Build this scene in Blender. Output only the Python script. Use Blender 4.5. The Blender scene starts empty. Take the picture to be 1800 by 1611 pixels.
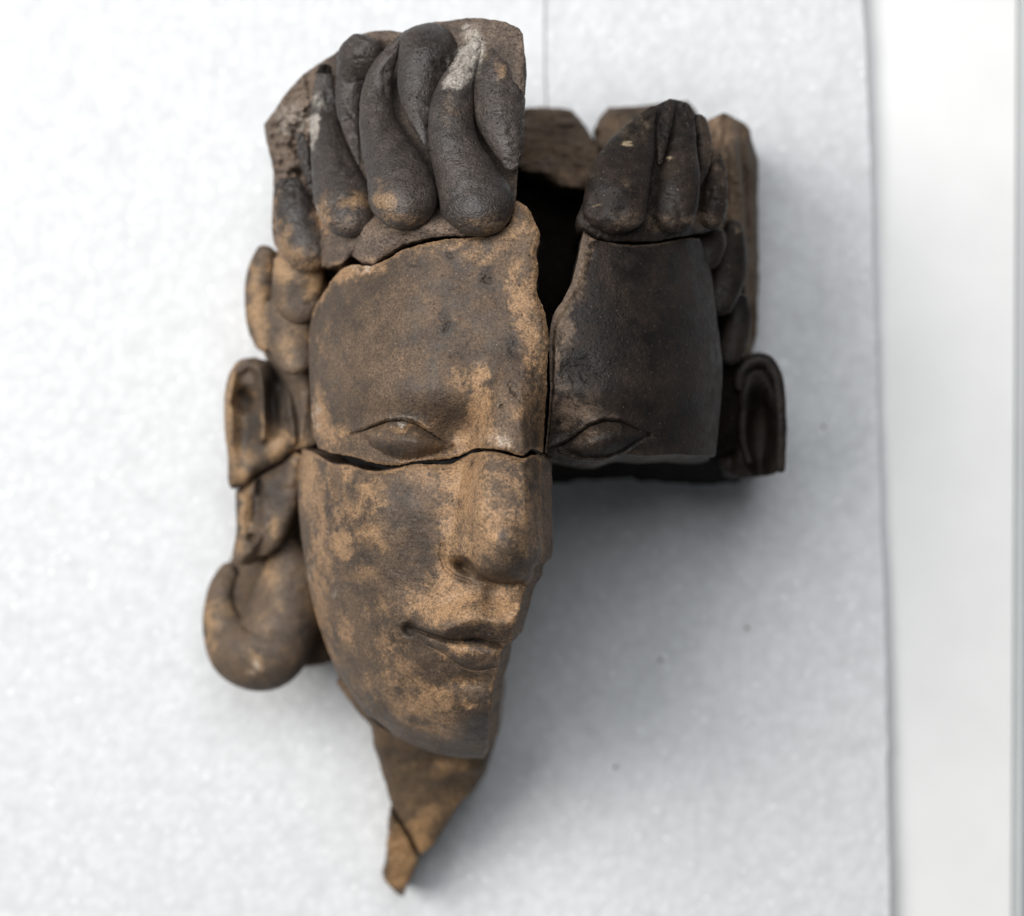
import bpy, math
import numpy as np
from mathutils import Vector

# ------------------------------------------------------------------ camera, world, lamps, exposure
S = bpy.context.scene
COL = S.collection
H = 950.0                       # camera height above the foam, mm
K = 0.48 / 1800.0               # width of one photograph pixel at unit distance (75 mm lens, 36 mm sensor)
cd = bpy.data.cameras.new('camera'); cam = bpy.data.objects.new('camera', cd); COL.objects.link(cam)
cam.location = (0, 0, H / 1000); cam.rotation_euler = (0, 0, 0)
cd.lens = 75; cd.sensor_width = 36; cd.clip_start = 0.02; cd.clip_end = 20
cd.dof.use_dof = True; cd.dof.focus_distance = 0.765; cd.dof.aperture_fstop = 5.0
S.camera = cam

w = bpy.data.worlds.new('World'); S.world = w; w.use_nodes = True
w.node_tree.nodes['Background'].inputs[0].default_value = (0.90, 0.95, 1.0, 1)
w.node_tree.nodes['Background'].inputs[1].default_value = 0.10

def area(name, loc, target, sx, sy, power, color):
    l = bpy.data.lights.new(name, 'AREA'); l.shape = 'RECTANGLE'; l.size = sx; l.size_y = sy
    l.energy = power; l.color = color
    o = bpy.data.objects.new(name, l); COL.objects.link(o); o.location = loc
    o.rotation_euler = (Vector(target) - Vector(loc)).to_track_quat('-Z', 'Y').to_euler()
    return o
area('window_light', (-1.06, 0.44, 1.60), (0.0, 0.0, 0.05), 1.2, 1.1, 45.0, (1.0, 0.98, 0.95))
area('ceiling_light', (0.02, 0.52, 1.5), (0.02, 0, 0), 0.7, 0.7, 13.0, (0.95, 0.97, 1.0))

S.view_settings.view_transform = 'Standard'; S.view_settings.look = 'None'
S.view_settings.exposure = 0.0; S.view_settings.gamma = 1.0

# ------------------------------------------------------------------ noise and small maths
_rng = np.random.RandomState(7)
_perm = _rng.permutation(512).astype(np.int64)
def _h(ix, iy, iz):
    return _perm[(_perm[(_perm[ix & 511] + iy) & 511] + iz) & 511] / 511.0
def noise(x, y, z):
    x, y, z = np.broadcast_arrays(np.asarray(x, float), np.asarray(y, float), np.asarray(z, float))
    ix, iy, iz = np.floor(x).astype(np.int64), np.floor(y).astype(np.int64), np.floor(z).astype(np.int64)
    fx, fy, fz = x - ix, y - iy, z - iz
    fx, fy, fz = fx*fx*(3-2*fx), fy*fy*(3-2*fy), fz*fz*(3-2*fz)
    r = 0
    for a, wa in ((0, 1-fx), (1, fx)):
        for b, wb in ((0, 1-fy), (1, fy)):
            for c, wc in ((0, 1-fz), (1, fz)):
                r = r + wa*wb*wc*_h(ix+a, iy+b, iz+c)
    return r
def fbm(x, y, z=0.0, octs=4, gain=0.5):
    s, amp, tot, f = 0, 1.0, 0.0, 1.0
    for i in range(octs):
        s = s + amp*noise(np.asarray(x)*f + 17.3*i, np.asarray(y)*f + 5.1*i, np.asarray(z)*f + 9.7*i)
        tot += amp; amp *= gain; f *= 2.03
    return s / tot                                   # 0..1, mean .5
def sstep(a, b, x):
    t = np.clip((x-a)/(b-a), 0, 1); return t*t*(3-2*t)
def gauss(u, v, cu, cv, ru, rv):
    return np.exp(-((u-cu)/ru)**2 - ((v-cv)/rv)**2)
def dist_line(u, v, pts):
    d = np.full(np.shape(u), 1e9)
    for (ax, ay), (bx, by) in zip(pts[:-1], pts[1:]):
        dx, dy = bx-ax, by-ay
        t = np.clip(((u-ax)*dx + (v-ay)*dy)/(dx*dx+dy*dy+1e-9), 0, 1)
        d = np.minimum(d, np.hypot(u-ax-t*dx, v-ay-t*dy))
    return d
def itp(x, pts):
    p = np.array(pts, float); return np.interp(x, p[:, 0], p[:, 1])
def world(u, v, z):
    """a point seen in direction (u, v) of the photograph, z mm above the foam -> metres"""
    s = K*(H - z)
    return np.stack([(u-900.0)*s, (805.5-v)*s, z], -1) / 1000.0

# ------------------------------------------------------------------ materials
def clay(name, base1, base2, tan=(0.33, 0.20, 0.10), dark=(0.023, 0.020, 0.0185), pale=(0.42, 0.38, 0.33),
         rough=0.62, grain=1.0, bump=0.5, spec=0.35):
    m = bpy.data.materials.new(name); m.use_nodes = True
    nt = m.node_tree; N = nt.nodes; L = nt.links
    bs = N['Principled BSDF']
    tc = N.new('ShaderNodeTexCoord')
    def tex(scale, detail=3.0, rgh=0.6):
        n = N.new('ShaderNodeTexNoise'); n.inputs['Scale'].default_value = scale
        n.inputs['Detail'].default_value = detail; n.inputs['Roughness'].default_value = rgh
        L.new(tc.outputs['Object'], n.inputs['Vector']); return n.outputs['Fac']
    def mth(op, a, b, clamp=False):
        n = N.new('ShaderNodeMath'); n.operation = op; n.use_clamp = clamp
        for i, x in enumerate((a, b)):
            if isinstance(x, (int, float)): n.inputs[i].default_value = x
            else: L.new(x, n.inputs[i])
        return n.outputs[0]
    def rng(x, a, b, c=0.0, d=1.0):
        n = N.new('ShaderNodeMapRange'); n.interpolation_type = 'SMOOTHSTEP'
        L.new(x, n.inputs['Value'])
        for k, val in zip(('From Min', 'From Max', 'To Min', 'To Max'), (a, b, c, d)): n.inputs[k].default_value = val
        return n.outputs['Result']
    def mix(f, a, b, mode='MIX'):
        n = N.new('ShaderNodeMix'); n.data_type = 'RGBA'; n.blend_type = mode
        for i, x in ((0, f), (6, a), (7, b)):
            if isinstance(x, tuple): n.inputs[i].default_value = (*x, 1)
            elif isinstance(x, (int, float)): n.inputs[i].default_value = x
            else: L.new(x, n.inputs[i])
        return n.outputs[2]
    def attr(nm):
        n = N.new('ShaderNodeAttribute'); n.attribute_name = nm; return n.outputs['Fac']
    n1, n2, n3, n4 = tex(38, 4), tex(170, 4), tex(620, 3), tex(1350, 2, 0.6)
    c = mix(rng(mth('ADD', mth('MULTIPLY', n1, 0.6), mth('MULTIPLY', n2, 0.4)), 0.38, 0.62), base1, base2)
    def layer(c, nm, colr, sharp=0.48, amt=0.85):
        f = mth('ADD', attr(nm), mth('MULTIPLY', mth('SUBTRACT', n3, 0.5), 0.9))
        f = mth('ADD', f, mth('MULTIPLY', mth('SUBTRACT', n4, 0.5), 0.8))
        body = mth('MULTIPLY', attr(nm), 0.52)
        spk = mth('MULTIPLY', mth('MULTIPLY', rng(f, 0.5-sharp, 0.5+sharp), rng(attr(nm), 0.0, 0.35)), 0.40)
        return mix(mth('MULTIPLY', mth('ADD', body, spk), amt-0.13), c, colr)
    c = layer(c, 'tan', tan); c = layer(c, 'dark', dark); c = layer(c, 'pale', pale)
    g = rng(mth('ADD', mth('MULTIPLY', n3, 0.3), mth('MULTIPLY', n4, 0.7)), 0.34, 0.66, 1-0.38*grain, 1+0.38*grain)
    gv = N.new('ShaderNodeCombineColor')
    for i in range(3): L.new(g, gv.inputs[i])
    c = mix(1.0, c, gv.outputs[0], 'MULTIPLY')
    vor = N.new('ShaderNodeTexVoronoi'); vor.inputs['Scale'].default_value = 420
    L.new(tc.outputs['Object'], vor.inputs['Vector'])
    pit = mth('MULTIPLY', rng(vor.outputs['Distance'], 0.10, 0.26, 1, 0), rng(n2, 0.45, 0.58))   # sparse open pores
    c = mix(mth('MULTIPLY', pit, 0.55), c, dark)
    sp = mth('MULTIPLY', rng(n4, 0.70, 0.76), 0.5)                                               # pale mineral specks
    c = mix(sp, c, pale)
    L.new(c, bs.inputs['Base Color'])
    L.new(rng(n2, 0.3, 0.7, rough-0.08, rough+0.12), bs.inputs['Roughness'])
    bs.inputs['Specular IOR Level'].default_value = spec
    hgt = mth('ADD', mth('MULTIPLY', n3, 0.9), mth('MULTIPLY', n4, 0.45))
    hgt = mth('SUBTRACT', hgt, mth('MULTIPLY', pit, 0.8))
    b = N.new('ShaderNodeBump'); b.inputs['Strength'].default_value = bump; b.inputs['Distance'].default_value = 0.0006
    L.new(hgt, b.inputs['Height']); L.new(b.outputs[0], bs.inputs['Normal'])
    return m

M_face = clay('brown_clay', (0.045, 0.0305, 0.0208), (0.105, 0.0695, 0.0438), tan=(0.375, 0.222, 0.113))
M_hair = clay('grey_brown_clay', (0.0255, 0.0205, 0.0182), (0.047, 0.0365, 0.0312), tan=(0.27, 0.165, 0.085), rough=0.46, grain=1.05, bump=0.9, spec=0.40)
M_dark = clay('charred_clay', (0.008, 0.0064, 0.0056), (0.025, 0.0172, 0.0130), tan=(0.17, 0.12, 0.085), pale=(0.50, 0.38, 0.24), dark=(0.0055, 0.0046, 0.0044), rough=0.55, grain=0.7, bump=0.6, spec=0.22)
M_shade = clay('shade_black_clay', (0.006, 0.005, 0.0046), (0.012, 0.009, 0.0075), dark=(0.004, 0.0035, 0.0033), rough=0.9, bump=0.9, spec=0.05)  # near-black clay: shade of the hollow and underside put into the colour
M_temple = clay('ochre_clay', (0.108, 0.073, 0.047), (0.066, 0.049, 0.037), tan=(0.38, 0.235, 0.12), grain=0.6)
M_rough = clay('broken_clay', (0.075, 0.056, 0.045), (0.145, 0.105, 0.078), tan=(0.34, 0.21, 0.12), grain=1.3, bump=1.0, rough=0.8)
M_brown = clay('dark_brown_clay', (0.075, 0.050, 0.033), (0.125, 0.085, 0.055), tan=(0.33, 0.22, 0.14), grain=1.0, bump=0.9, rough=0.75)
M_neck = clay('neck_clay', (0.070, 0.047, 0.029), (0.115, 0.074, 0.042), tan=(0.36, 0.205, 0.09), grain=0.8)

# ------------------------------------------------------------------ stains, with some shade and one lit edge painted in: (u, v, ru, rv, strength)
TAN = [(890,900,50,100,.5),(816,850,26,70,1.15),(850,780,24,50,.9),(862,930,14,60,.7),(815,1060,70,40,.6),(600,478,26,16,1),(640,470,30,12,.9),(740,445,60,14,.45),(840,440,80,20,.55),(915,520,30,60,.75),(900,395,60,22,.55),
 (935,620,25,60,.7),(808,668,20,30,.6),(846,715,20,60,.9),(815,770,25,22,.9),(830,790,70,14,.6),(870,770,50,30,.45),
 (720,750,60,10,.55),(660,765,35,14,.4),(560,735,16,50,.9),(580,770,30,20,.7),(570,600,20,60,.35),(925,700,40,80,.55),(700,600,160,120,.22),
 (545,840,22,60,.9),(610,830,40,20,.8),(595,860,14,60,.8),(640,870,36,40,.85),(600,960,22,26,1),(655,942,26,24,1),(640,1010,35,22,.6),
 (740,835,32,28,.9),(740,880,20,25,.6),(800,860,32,50,.85),(830,900,60,90,.75),(790,960,26,60,.8),(890,860,60,70,.55),(930,930,25,80,.7),(870,940,70,60,.45),
 (780,1030,34,26,.9),(800,1065,60,32,1.15),(850,1080,25,18,.8),(885,1075,22,30,1.2),(905,1040,22,18,.7),
 (560,1000,22,120,.75),(590,1100,40,90,.5),(665,1075,45,50,.45),(690,1140,30,40,.5),(810,1145,35,12,.75),(855,1160,30,16,.4),
 (740,1235,75,45,.75),(700,1215,50,60,.5),(820,1238,11,10,1.2),(770,1275,50,24,.7),(640,1200,60,60,.35),(800,1200,80,18,.5),
 (705,1010,60,60,.3),(620,920,80,90,.35),
 (672,347,17,20,1.0),(700,385,40,18,.6),(566,378,14,30,1),(622,352,26,10,.7),(610,395,25,14,.4),(497,440,16,36,.85),(520,450,30,16,.6),(486,380,7,50,.6),
 (830,190,20,20,.35),(800,195,16,22,.6),(880,120,12,18,.6),(850,95,8,16,.5),(840,390,60,14,.35),(865,380,30,14,.3),
 (495,470,25,24,1.1),(555,495,16,30,1.2),(530,470,30,14,.9),(490,545,20,40,.5),(455,560,14,60,1.1),(445,500,12,40,.9),(510,610,28,30,.6),(530,590,14,16,.5),
 (409,725,13,85,1.5),(480,775,20,26,1.2),(445,690,10,9,.9),(440,800,20,18,.8),(425,840,18,24,.9),(465,770,8,40,.7),(525,780,14,16,.9),
 (430,890,10,36,1.0),(425,950,12,30,.8),(485,930,8,24,.8),(475,1010,20,50,.5),(480,1090,30,40,.4),(450,1165,16,16,.8),(372,1110,9,50,.9),(395,1070,20,14,.5),(500,1150,50,30,.3),
 (990,560,14,50,.9),(975,620,9,60,.8),(1020,470,10,50,.8),(1010,720,50,30,.7),(1050,735,45,12,.4),(990,680,30,30,.5),(1040,770,30,14,.5),(1130,390,60,18,.5),(1235,390,30,14,.7),
 (1255,240,22,40,1.2),(1280,225,30,20,.9),(1275,310,10,40,.6),(1290,360,14,60,.5),(960,260,60,20,.3),(1000,310,50,10,.6),(1090,225,40,18,.4),
 (705,1500,24,50,1),(700,1550,22,20,1.1),(740,1440,30,30,.7),(790,1350,50,16,.6),(745,1480,20,30,.8),(800,1400,30,40,.5),
 (885,1250,12,90,1)]
DARK = [(725,880,40,60,.75),(735,965,34,50,.8),(690,850,40,24,.5),(920,900,20,70,.35),(785,570,13,19,1.5),(855,490,12,17,1.5),(725,455,16,11,1.3),(795,450,16,11,1.2),(820,440,20,8,.7),(905,615,14,19,1.6),(908,680,15,24,1.2),(885,720,6,8,.9),
 (632,840,14,15,1.6),(618,862,13,19,1.4),(592,850,7,40,.9),(645,968,20,22,.9),(690,930,50,30,.6),(590,1050,30,40,.5),(720,960,40,50,.5),(680,1000,50,40,.5),(715,870,36,40,.45),
 (856,1050,14,16,.6),(880,975,10,8,.5),(840,1275,30,36,.95),(850,1230,18,30,.75),(645,1030,40,30,.6),(610,1000,36,30,.4),
 (722,1110,14,12,.9),(845,1108,60,15,1.0),(770,1112,30,8,.6),(850,1128,30,5,.9),(640,560,90,80,.3),(590,680,45,25,.35),(740,700,90,45,.45),(800,740,30,30,.55),(700,790,60,20,.45),  # upper lip brown with its shade; brow hollow shade painted in
 (575,150,14,35,.9),(600,300,14,60,.6),(740,110,22,14,.9),(640,250,15,60,.5),(790,55,20,14,.6),(845,75,14,14,1),(700,150,10,80,.6),(530,240,7,30,.9),
 (510,520,22,24,.6),(480,560,14,60,.7),(530,620,16,24,.7),(435,705,18,18,1.2),(432,760,24,30,1.0),(485,700,14,50,1.25),(455,800,18,30,1.0),(460,650,30,16,.7),(505,700,8,60,.6),
 (480,860,26,40,.85),(500,830,14,40,.7),(440,1190,30,16,.3),(540,1120,18,60,.8),(510,1060,18,50,.4),(415,1030,10,30,.9),
 (1020,650,38,26,.9),(1100,700,50,40,.7),(1080,780,26,18,.7),(1150,640,60,80,.5),(1165,780,26,18,.6),(1165,210,8,40,1.1),(1240,240,10,40,1.1),(1190,240,16,16,.7),(1110,210,14,14,.8),
 (795,1380,26,18,.9),(690,1330,30,20,.5),(715,1560,6,12,.7),(1000,230,50,30,.4)]
PALE = [(825,90,16,26,1.3),(812,118,16,24,1.0),(800,148,14,10,1.2),(838,78,14,12,1.2),(800,185,10,14,.6),(553,225,5,26,1.3),(556,180,6,20,.9),(525,222,8,8,1.1),(512,200,30,20,.5),(500,225,24,20,.5),
 (818,45,10,4,.6),(790,105,6,6,.9),(555,375,5,10,.5),(705,740,30,5,.6),(870,770,30,14,.5),(880,716,5,4,1.1),(590,1045,8,6,.4),(640,470,20,8,.5),
 (552,735,6,45,.45),(1104,247,4,4,1.0),(1100,320,7,8,.55),(1105,228,6,10,.4),(1178,276,3,3,1.0),(1130,215,10,8,.35),(1047,355,6,3,.5),(1275,360,6,40,.2),(1298,400,10,4,.5),  # first entry: lit left edge of the forehead painted in
 (448,1172,8,8,.7),(543,1010,8,40,.4)]
def masks(u, v, z):
    nz = fbm(u/26.0, v/26.0, z/6.0, 4) - 0.5
    u0, v0 = u, v
    u = u0 + (fbm(u0/15, v0/15, 31.0, 3)-.5)*26 + (fbm(u0/5, v0/5, 21.0, 2)-.5)*7
    v = v0 + (fbm(u0/15, v0/15, 77.0, 3)-.5)*26 + (fbm(u0/5, v0/5, 71.0, 2)-.5)*7
    nf = fbm(u/7.0, v/7.0, z/2.0, 3) - 0.5
    out = {}
    for nm, lst in (('tan', TAN), ('dark', DARK), ('pale', PALE)):
        a = np.zeros(np.shape(u))
        for cu, cv, ru, rv, s in lst:
            a = np.maximum(a, s*gauss(u, v, cu, cv, ru*1.28, rv*1.28))
        out[nm] = np.clip(0.95*sstep(0.05, 1.05, a*(1 + 0.9*nz) + 0.7*nz*np.minimum(1, a*2.2) + 0.9*nf*np.minimum(1, a*2)), 0, 1)
    return out

# ------------------------------------------------------------------ objects
def thing(name, label, cat, u, v, z, group=None):
    o = bpy.data.objects.new(name, None); COL.objects.link(o)
    o.empty_display_size = 0.01
    o.location = world(np.float64(u), np.float64(v), np.float64(z)); o['label'] = label; o['category'] = cat
    if group: o['group'] = group
    return o
def origin(parent):
    t = Vector((0, 0, 0))
    while parent is not None: t += parent.location; parent = parent.parent
    return t
def mesh_obj(name, co, faces, mat, parent=None, attrs=None, normals=None, smooth=True):
    me = bpy.data.meshes.new(name)
    off = np.array(origin(parent)) if parent else np.zeros(3)
    co = np.asarray(co, float) - off
    q = np.asarray(faces)
    me.vertices.add(len(co)); me.vertices.foreach_set('co', co.astype(np.float32).ravel())
    k = q.shape[1]
    me.loops.add(q.size); me.loops.foreach_set('vertex_index', q.ravel().astype(np.int32))
    me.polygons.add(len(q)); me.polygons.foreach_set('loop_start', np.arange(0, q.size, k, dtype=np.int32))
    me.update(calc_edges=True)
    me.polygons.foreach_set('use_smooth', np.full(len(q), smooth))
    if attrs:
        for nm, a in attrs.items():
            at = me.attributes.new(nm, 'FLOAT', 'POINT'); at.data.foreach_set('value', np.asarray(a, np.float32).ravel())
    me.materials.append(mat); me.validate()
    if normals is not None: me.normals_split_custom_set_from_vertices([tuple(n) for n in normals])
    o = bpy.data.objects.new(name, me); COL.objects.link(o)
    if parent: o.parent = parent
    return o
def resample(pts, n, rough=0.0, seed=0, smooth=True):
    p = np.array(pts, float)
    d = np.r_[0, np.cumsum(np.hypot(*np.diff(p[:, :2], axis=0).T))]
    t = np.linspace(0, d[-1], n)
    if smooth and len(p) > 3:                      # monotone-ish catmull-rom on arc length
        m = np.gradient(p, d, axis=0)
        i = np.clip(np.searchsorted(d, t, 'right')-1, 0, len(p)-2)
        h = (d[i+1]-d[i])[:, None]; s = ((t-d[i])/(d[i+1]-d[i]))[:, None]
        q = ((1+2*s)*(1-s)**2)*p[i] + s*(1-s)**2*h*m[i] + s*s*(3-2*s)*p[i+1] + s*s*(s-1)*h*m[i+1]
    else:
        q = np.stack([np.interp(t, d, p[:, k]) for k in range(p.shape[1])], -1)
    if rough:
        tg = np.gradient(q[:, :2], axis=0); tg /= np.linalg.norm(tg, axis=1)[:, None] + 1e-9
        j = ((fbm(t/30.0, seed*3.7, 0, 3)-.5)*2 + (fbm(t/7.0, seed*5.1+9, 0, 2)-.5)*1.1)*rough
        j *= np.minimum(1, np.minimum(t, d[-1]-t)/15)
        q[:, :2] += np.stack([-tg[:, 1], tg[:, 0]], -1)*j[:, None]
    return q
def coons(top, right, bottom, left):
    """top, bottom run left to right; left, right run top to bottom"""
    nu, nv = len(top), len(left)
    s = np.linspace(0, 1, nu)[None, :, None]; t = np.linspace(0, 1, nv)[:, None, None]
    g = (1-t)*top[None] + t*bottom[None] + (1-s)*left[:, None] + s*right[:, None]
    g -= (1-s)*(1-t)*top[0] + s*(1-t)*top[-1] + (1-s)*t*bottom[0] + s*t*bottom[-1]
    return g[..., 0], g[..., 1]
def grid_faces(nv, nu, off=0, wrap=False):
    i = np.arange(nv*nu).reshape(nv, nu) + off
    if wrap: i = np.concatenate([i, i[:, :1]], 1)
    return np.stack([i[:-1, :-1], i[1:, :-1], i[1:, 1:], i[:-1, 1:]], -1).reshape(-1, 4)
def fracture(x, y, z, amp):
    p = np.stack([fbm(x*90+i*31, y*90, z*90+i*7, 4)-.5 for i in range(3)], -1)
    return p*2*amp
def shell(parent, U, V, zf, thick, mat, regions=(), wall_mat=None, wall_rows=8, floor=1.0, drift=(0, 0), name='shell', wall_rough=1.6, extra=None):
    """a broken piece of the hollow head: modelled front, rough broken edges, inner face"""
    nv, nu = U.shape
    Z = zf(U, V)
    F = world(U, V, Z)
    du = np.gradient(F, axis=1); dv = np.gradient(F, axis=0)
    nrm = np.cross(du, dv); nrm *= -1
    nrm /= np.linalg.norm(nrm, axis=-1)[..., None] + 1e-12
    nrm[nrm[..., 2] < 0] *= -1
    at = masks(U, V, Z)
    if extra is not None: at['tan'] = np.maximum(at['tan'], extra(U, V))
    faces = grid_faces(nv, nu)
    cu = U.ravel()[faces].mean(1); cv = V.ravel()[faces].mean(1)
    done = np.zeros(len(faces), bool)
    def emit(nm, sel, par, m=mat):
        fs = faces[sel]; ids, inv = np.unique(fs, return_inverse=True)
        return mesh_obj(nm, F.reshape(-1, 3)[ids], inv.reshape(-1, 4), m, par, {k: a.ravel()[ids] for k, a in at.items()}, nrm.reshape(-1, 3)[ids])
    made = []
    for nm, test in regions:
        sel = test(cu, cv) & ~done; done |= sel
        if sel.any(): made.append((nm, sel))
    front = emit(name, ~done, parent)
    for nm, sel in made: emit(nm, sel, parent)
    th = thick(U, V) if callable(thick) else np.full(U.shape, float(thick))
    B = F.copy(); zb = np.maximum(Z - th, floor)
    B[..., 2] = zb/1000
    B[..., 0] += drift[0]/1000; B[..., 1] += drift[1]/1000
    idx = np.arange(nv*nu).reshape(nv, nu)
    loop = np.r_[idx[0, :], idx[1:, -1], idx[-1, -2::-1], idx[-2:0:-1, 0]]
    f0, b0 = F.reshape(-1, 3)[loop], B.reshape(-1, 3)[loop]
    rows = []
    for j in range(wall_rows+1):
        t = j/wall_rows; r = f0*(1-t) + b0*t
        if 0 < j < wall_rows:
            a = fracture(r[:, 0], r[:, 1], r[:, 2], wall_rough/1000); a[:, 2] *= .3
            r = r + a*min(1, j/2.0)
        rows.append(r)
    R = np.stack(rows)
    uu, vv = U.ravel()[loop], V.ravel()[loop]
    wa = {'tan': np.tile(0.35+0.5*(fbm(uu/20, vv/20, 3)-.5), (wall_rows+1, 1))}
    mesh_obj('broken_edge', R.reshape(-1, 3), grid_faces(wall_rows+1, len(loop), wrap=True), wall_mat or mat, parent, wa)
    st = max(1, min(nu, nv)//60)
    ru = np.unique(np.r_[np.arange(0, nu, st), nu-1]); rv = np.unique(np.r_[np.arange(0, nv, st), nv-1])
    Bc = B[np.ix_(rv, ru)]
    mesh_obj('inner_face', Bc.reshape(-1, 3), grid_faces(len(rv), len(ru))[:, ::-1], wall_mat or mat, parent)
    return front
def chunk(name, parent, outline, zf, zbot, mat, nt=180, nr=40, rough=2.0, bevel=3.0, taper=0.0, seed=1, centre=None,
          wall_rows=10, wall_amp=2.0, drift=(0, 0), top_amp=0.0, smooth=False, bpow=10, crease_shade=None):
    """a lump with a modelled upper face inside an outline (photograph pixels) and broken sides down to zbot"""
    o = resample(list(outline)+[outline[0]], nt+1, rough, seed, smooth)[:-1]
    c = np.array(centre or o.mean(0), float)
    r = np.linspace(0, 1, nr)[:, None]**0.85
    U = c[0] + r*(o[None, :, 0]-c[0]); V = c[1] + r*(o[None, :, 1]-c[1])
    Z = zf(U, V) - bevel*r**bpow
    if top_amp: Z = Z + (fbm(U/22, V/22, seed, 5)-.5)*2*top_amp
    T = world(U, V, Z)
    e = T[-1]; cw = e.mean(0)
    rows = [T]
    for j in range(1, wall_rows+1):
        t = j/wall_rows; q = e.copy()
        q[:, 2] = e[:, 2]*(1-t) + zbot/1000*t
        q[:, :2] = cw[:2] + (q[:, :2]-cw[:2])*(1-taper*t)
        q[:, 0] += drift[0]*t/1000; q[:, 1] += drift[1]*t/1000
        a = fracture(q[:, 0], q[:, 1], q[:, 2], wall_amp/1000)
        if j == wall_rows: a[:, 2] = 0
        rows.append((q+a)[None])
    last = rows[-1][0]; rows.append((last*0+last.mean(0))[None])
    A = np.concatenate(rows)
    u3 = np.concatenate([U, np.repeat(U[-1:], wall_rows+1, 0)]); v3 = np.concatenate([V, np.repeat(V[-1:], wall_rows+1, 0)])
    at = masks(u3, v3, A[..., 2]*1000)
    if mat.name == 'shade_black_clay': at = {k: x*0 for k, x in at.items()}
    if crease_shade is not None: at['dark'] = np.maximum(at['dark'], crease_shade(u3, v3))
    return mesh_obj(name, A.reshape(-1, 3), grid_faces(len(A), nt, wrap=True), mat, parent, at)
WORN = [(572,140,24,50,1.5),(612,250,16,60,1.0),(822,100,18,36,1.0),(795,112,22,12,1.0),(850,95,10,22,1.2),(780,115,22,14,.9),(1150,200,26,30,1.0),(1115,240,16,20,.9),(1045,365,18,14,1.1),(1200,215,14,30,.9),(1165,225,10,40,.8),(510,330,22,18,1.4),(530,262,8,22,1.0),(690,75,16,20,.8),(735,70,24,12,.8),(565,385,14,24,.6)]
def tube(name, parent, path, zf, hr, mat, zoff=0.0, n=70, m=36, cap0=None, cap1=None, amp=0.35, low=1.0, sq=2.0):
    """a modelled roll of clay: path of (u, v, half width px); zf gives the height of its axis"""
    p = np.array([(a[0], a[1], a[2]) for a in path], float)
    z_extra = np.array([a[3] if len(a) > 3 else 0.0 for a in path], float)
    q = resample(np.c_[p, z_extra], n)
    u, v, wd, ze = q.T; wd = np.maximum(wd, 0.5)
    d = np.r_[0, np.cumsum(np.hypot(np.diff(u), np.diff(v)))]; D = d[-1]
    ease = d/D
    # denser samples at both ends
    tt = 0.5 - 0.5*np.cos(np.linspace(0, math.pi, n)); tt = 0.5*tt + 0.5*np.linspace(0, 1, n)
    u, v, wd, ze = [np.interp(tt, ease, a) for a in (u, v, wd, ze)]; d = tt*D
    c1 = cap1 if cap1 is not None else wd[-1]; c0 = cap0 if cap0 is not None else wd[0]
    prof = np.ones(n)
    if c1 > 0: s = np.clip((D-d)/c1, 0, 1); prof *= np.sqrt(np.clip(1-(1-s)**2, 0, 1))
    if c0 > 0: s = np.clip(d/c0, 0, 1); prof *= np.sqrt(np.clip(1-(1-s)**2, 0, 1))
    tu, tv = np.gradient(u, d+np.arange(n)*1e-6), np.gradient(v, d+np.arange(n)*1e-6); ln = np.hypot(tu, tv)+1e-9
    nu_, nv_ = -tv/ln, tu/ln
    a = np.linspace(0, 2*math.pi, m, endpoint=False)
    ca, sa = np.cos(a), np.sin(a)
    ca = np.sign(ca)*np.abs(ca)**(2/sq); sa = np.sign(sa)*np.abs(sa)**(2/sq)
    wq = (wd*prof)[:, None]
    U = u[:, None] + nu_[:, None]*ca[None]*wq; V = v[:, None] + nv_[:, None]*ca[None]*wq
    hh = wd*prof*0.205*hr
    zc = zf(u, v) + zoff + ze
    Z = zc[:, None] + np.where(sa > 0, sa, sa*low)[None]*hh[:, None]
    ang = (fbm(U/30, V/30, 2.2, 4)-.5)*2*amp - 1.1*amp*sstep(0.58, 0.70, fbm(U/13, V/13, 6.6, 4)) + (fbm(U/6, V/6, 1.1, 3)-.5)*amp*.8
    for cu, cv, ru, rv, dep in WORN:
        r = np.hypot((U-cu)/ru, (V-cv)/rv) + (fbm(U/9, V/9, 3.1, 4)-.5)*1.5
        ang = ang - dep*(1-sstep(.6, 1.05, r))*(0.6 + 1.0*fbm(U/7, V/7, 9.1, 3))
    Z = Z + ang*np.maximum(sa, 0)[None]*prof[:, None]
    U = U + ca[None]*nu_[:, None]*ang*1.5*prof[:, None]
    A = world(U, V, Z)
    at = masks(U, V, Z)
    for k in at: at[k] = at[k]*sstep(-0.5, 0.1, sa)[None]
    c_a, c_b = A[0].mean(0), A[-1].mean(0)
    co = np.concatenate([A.reshape(-1, 3), [c_a, c_b]])
    f = grid_faces(n, m, wrap=True)[:, ::-1]
    i0, i1 = n*m, n*m+1
    r = np.arange(m); r2 = (r+1) % m
    fa = np.stack([r, r2, np.full(m, i0), np.full(m, i0)], -1); fb = np.stack([r2+(n-1)*m, r+(n-1)*m, np.full(m, i1), np.full(m, i1)], -1)
    # caps as thin quads are avoided: the end rings already have radius ~0
    at = {k: np.r_[x.ravel(), x[0, 0], x[-1, 0]] for k, x in at.items()}
    o = mesh_obj(name, co, f, mat, parent, at)
    return o

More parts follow.
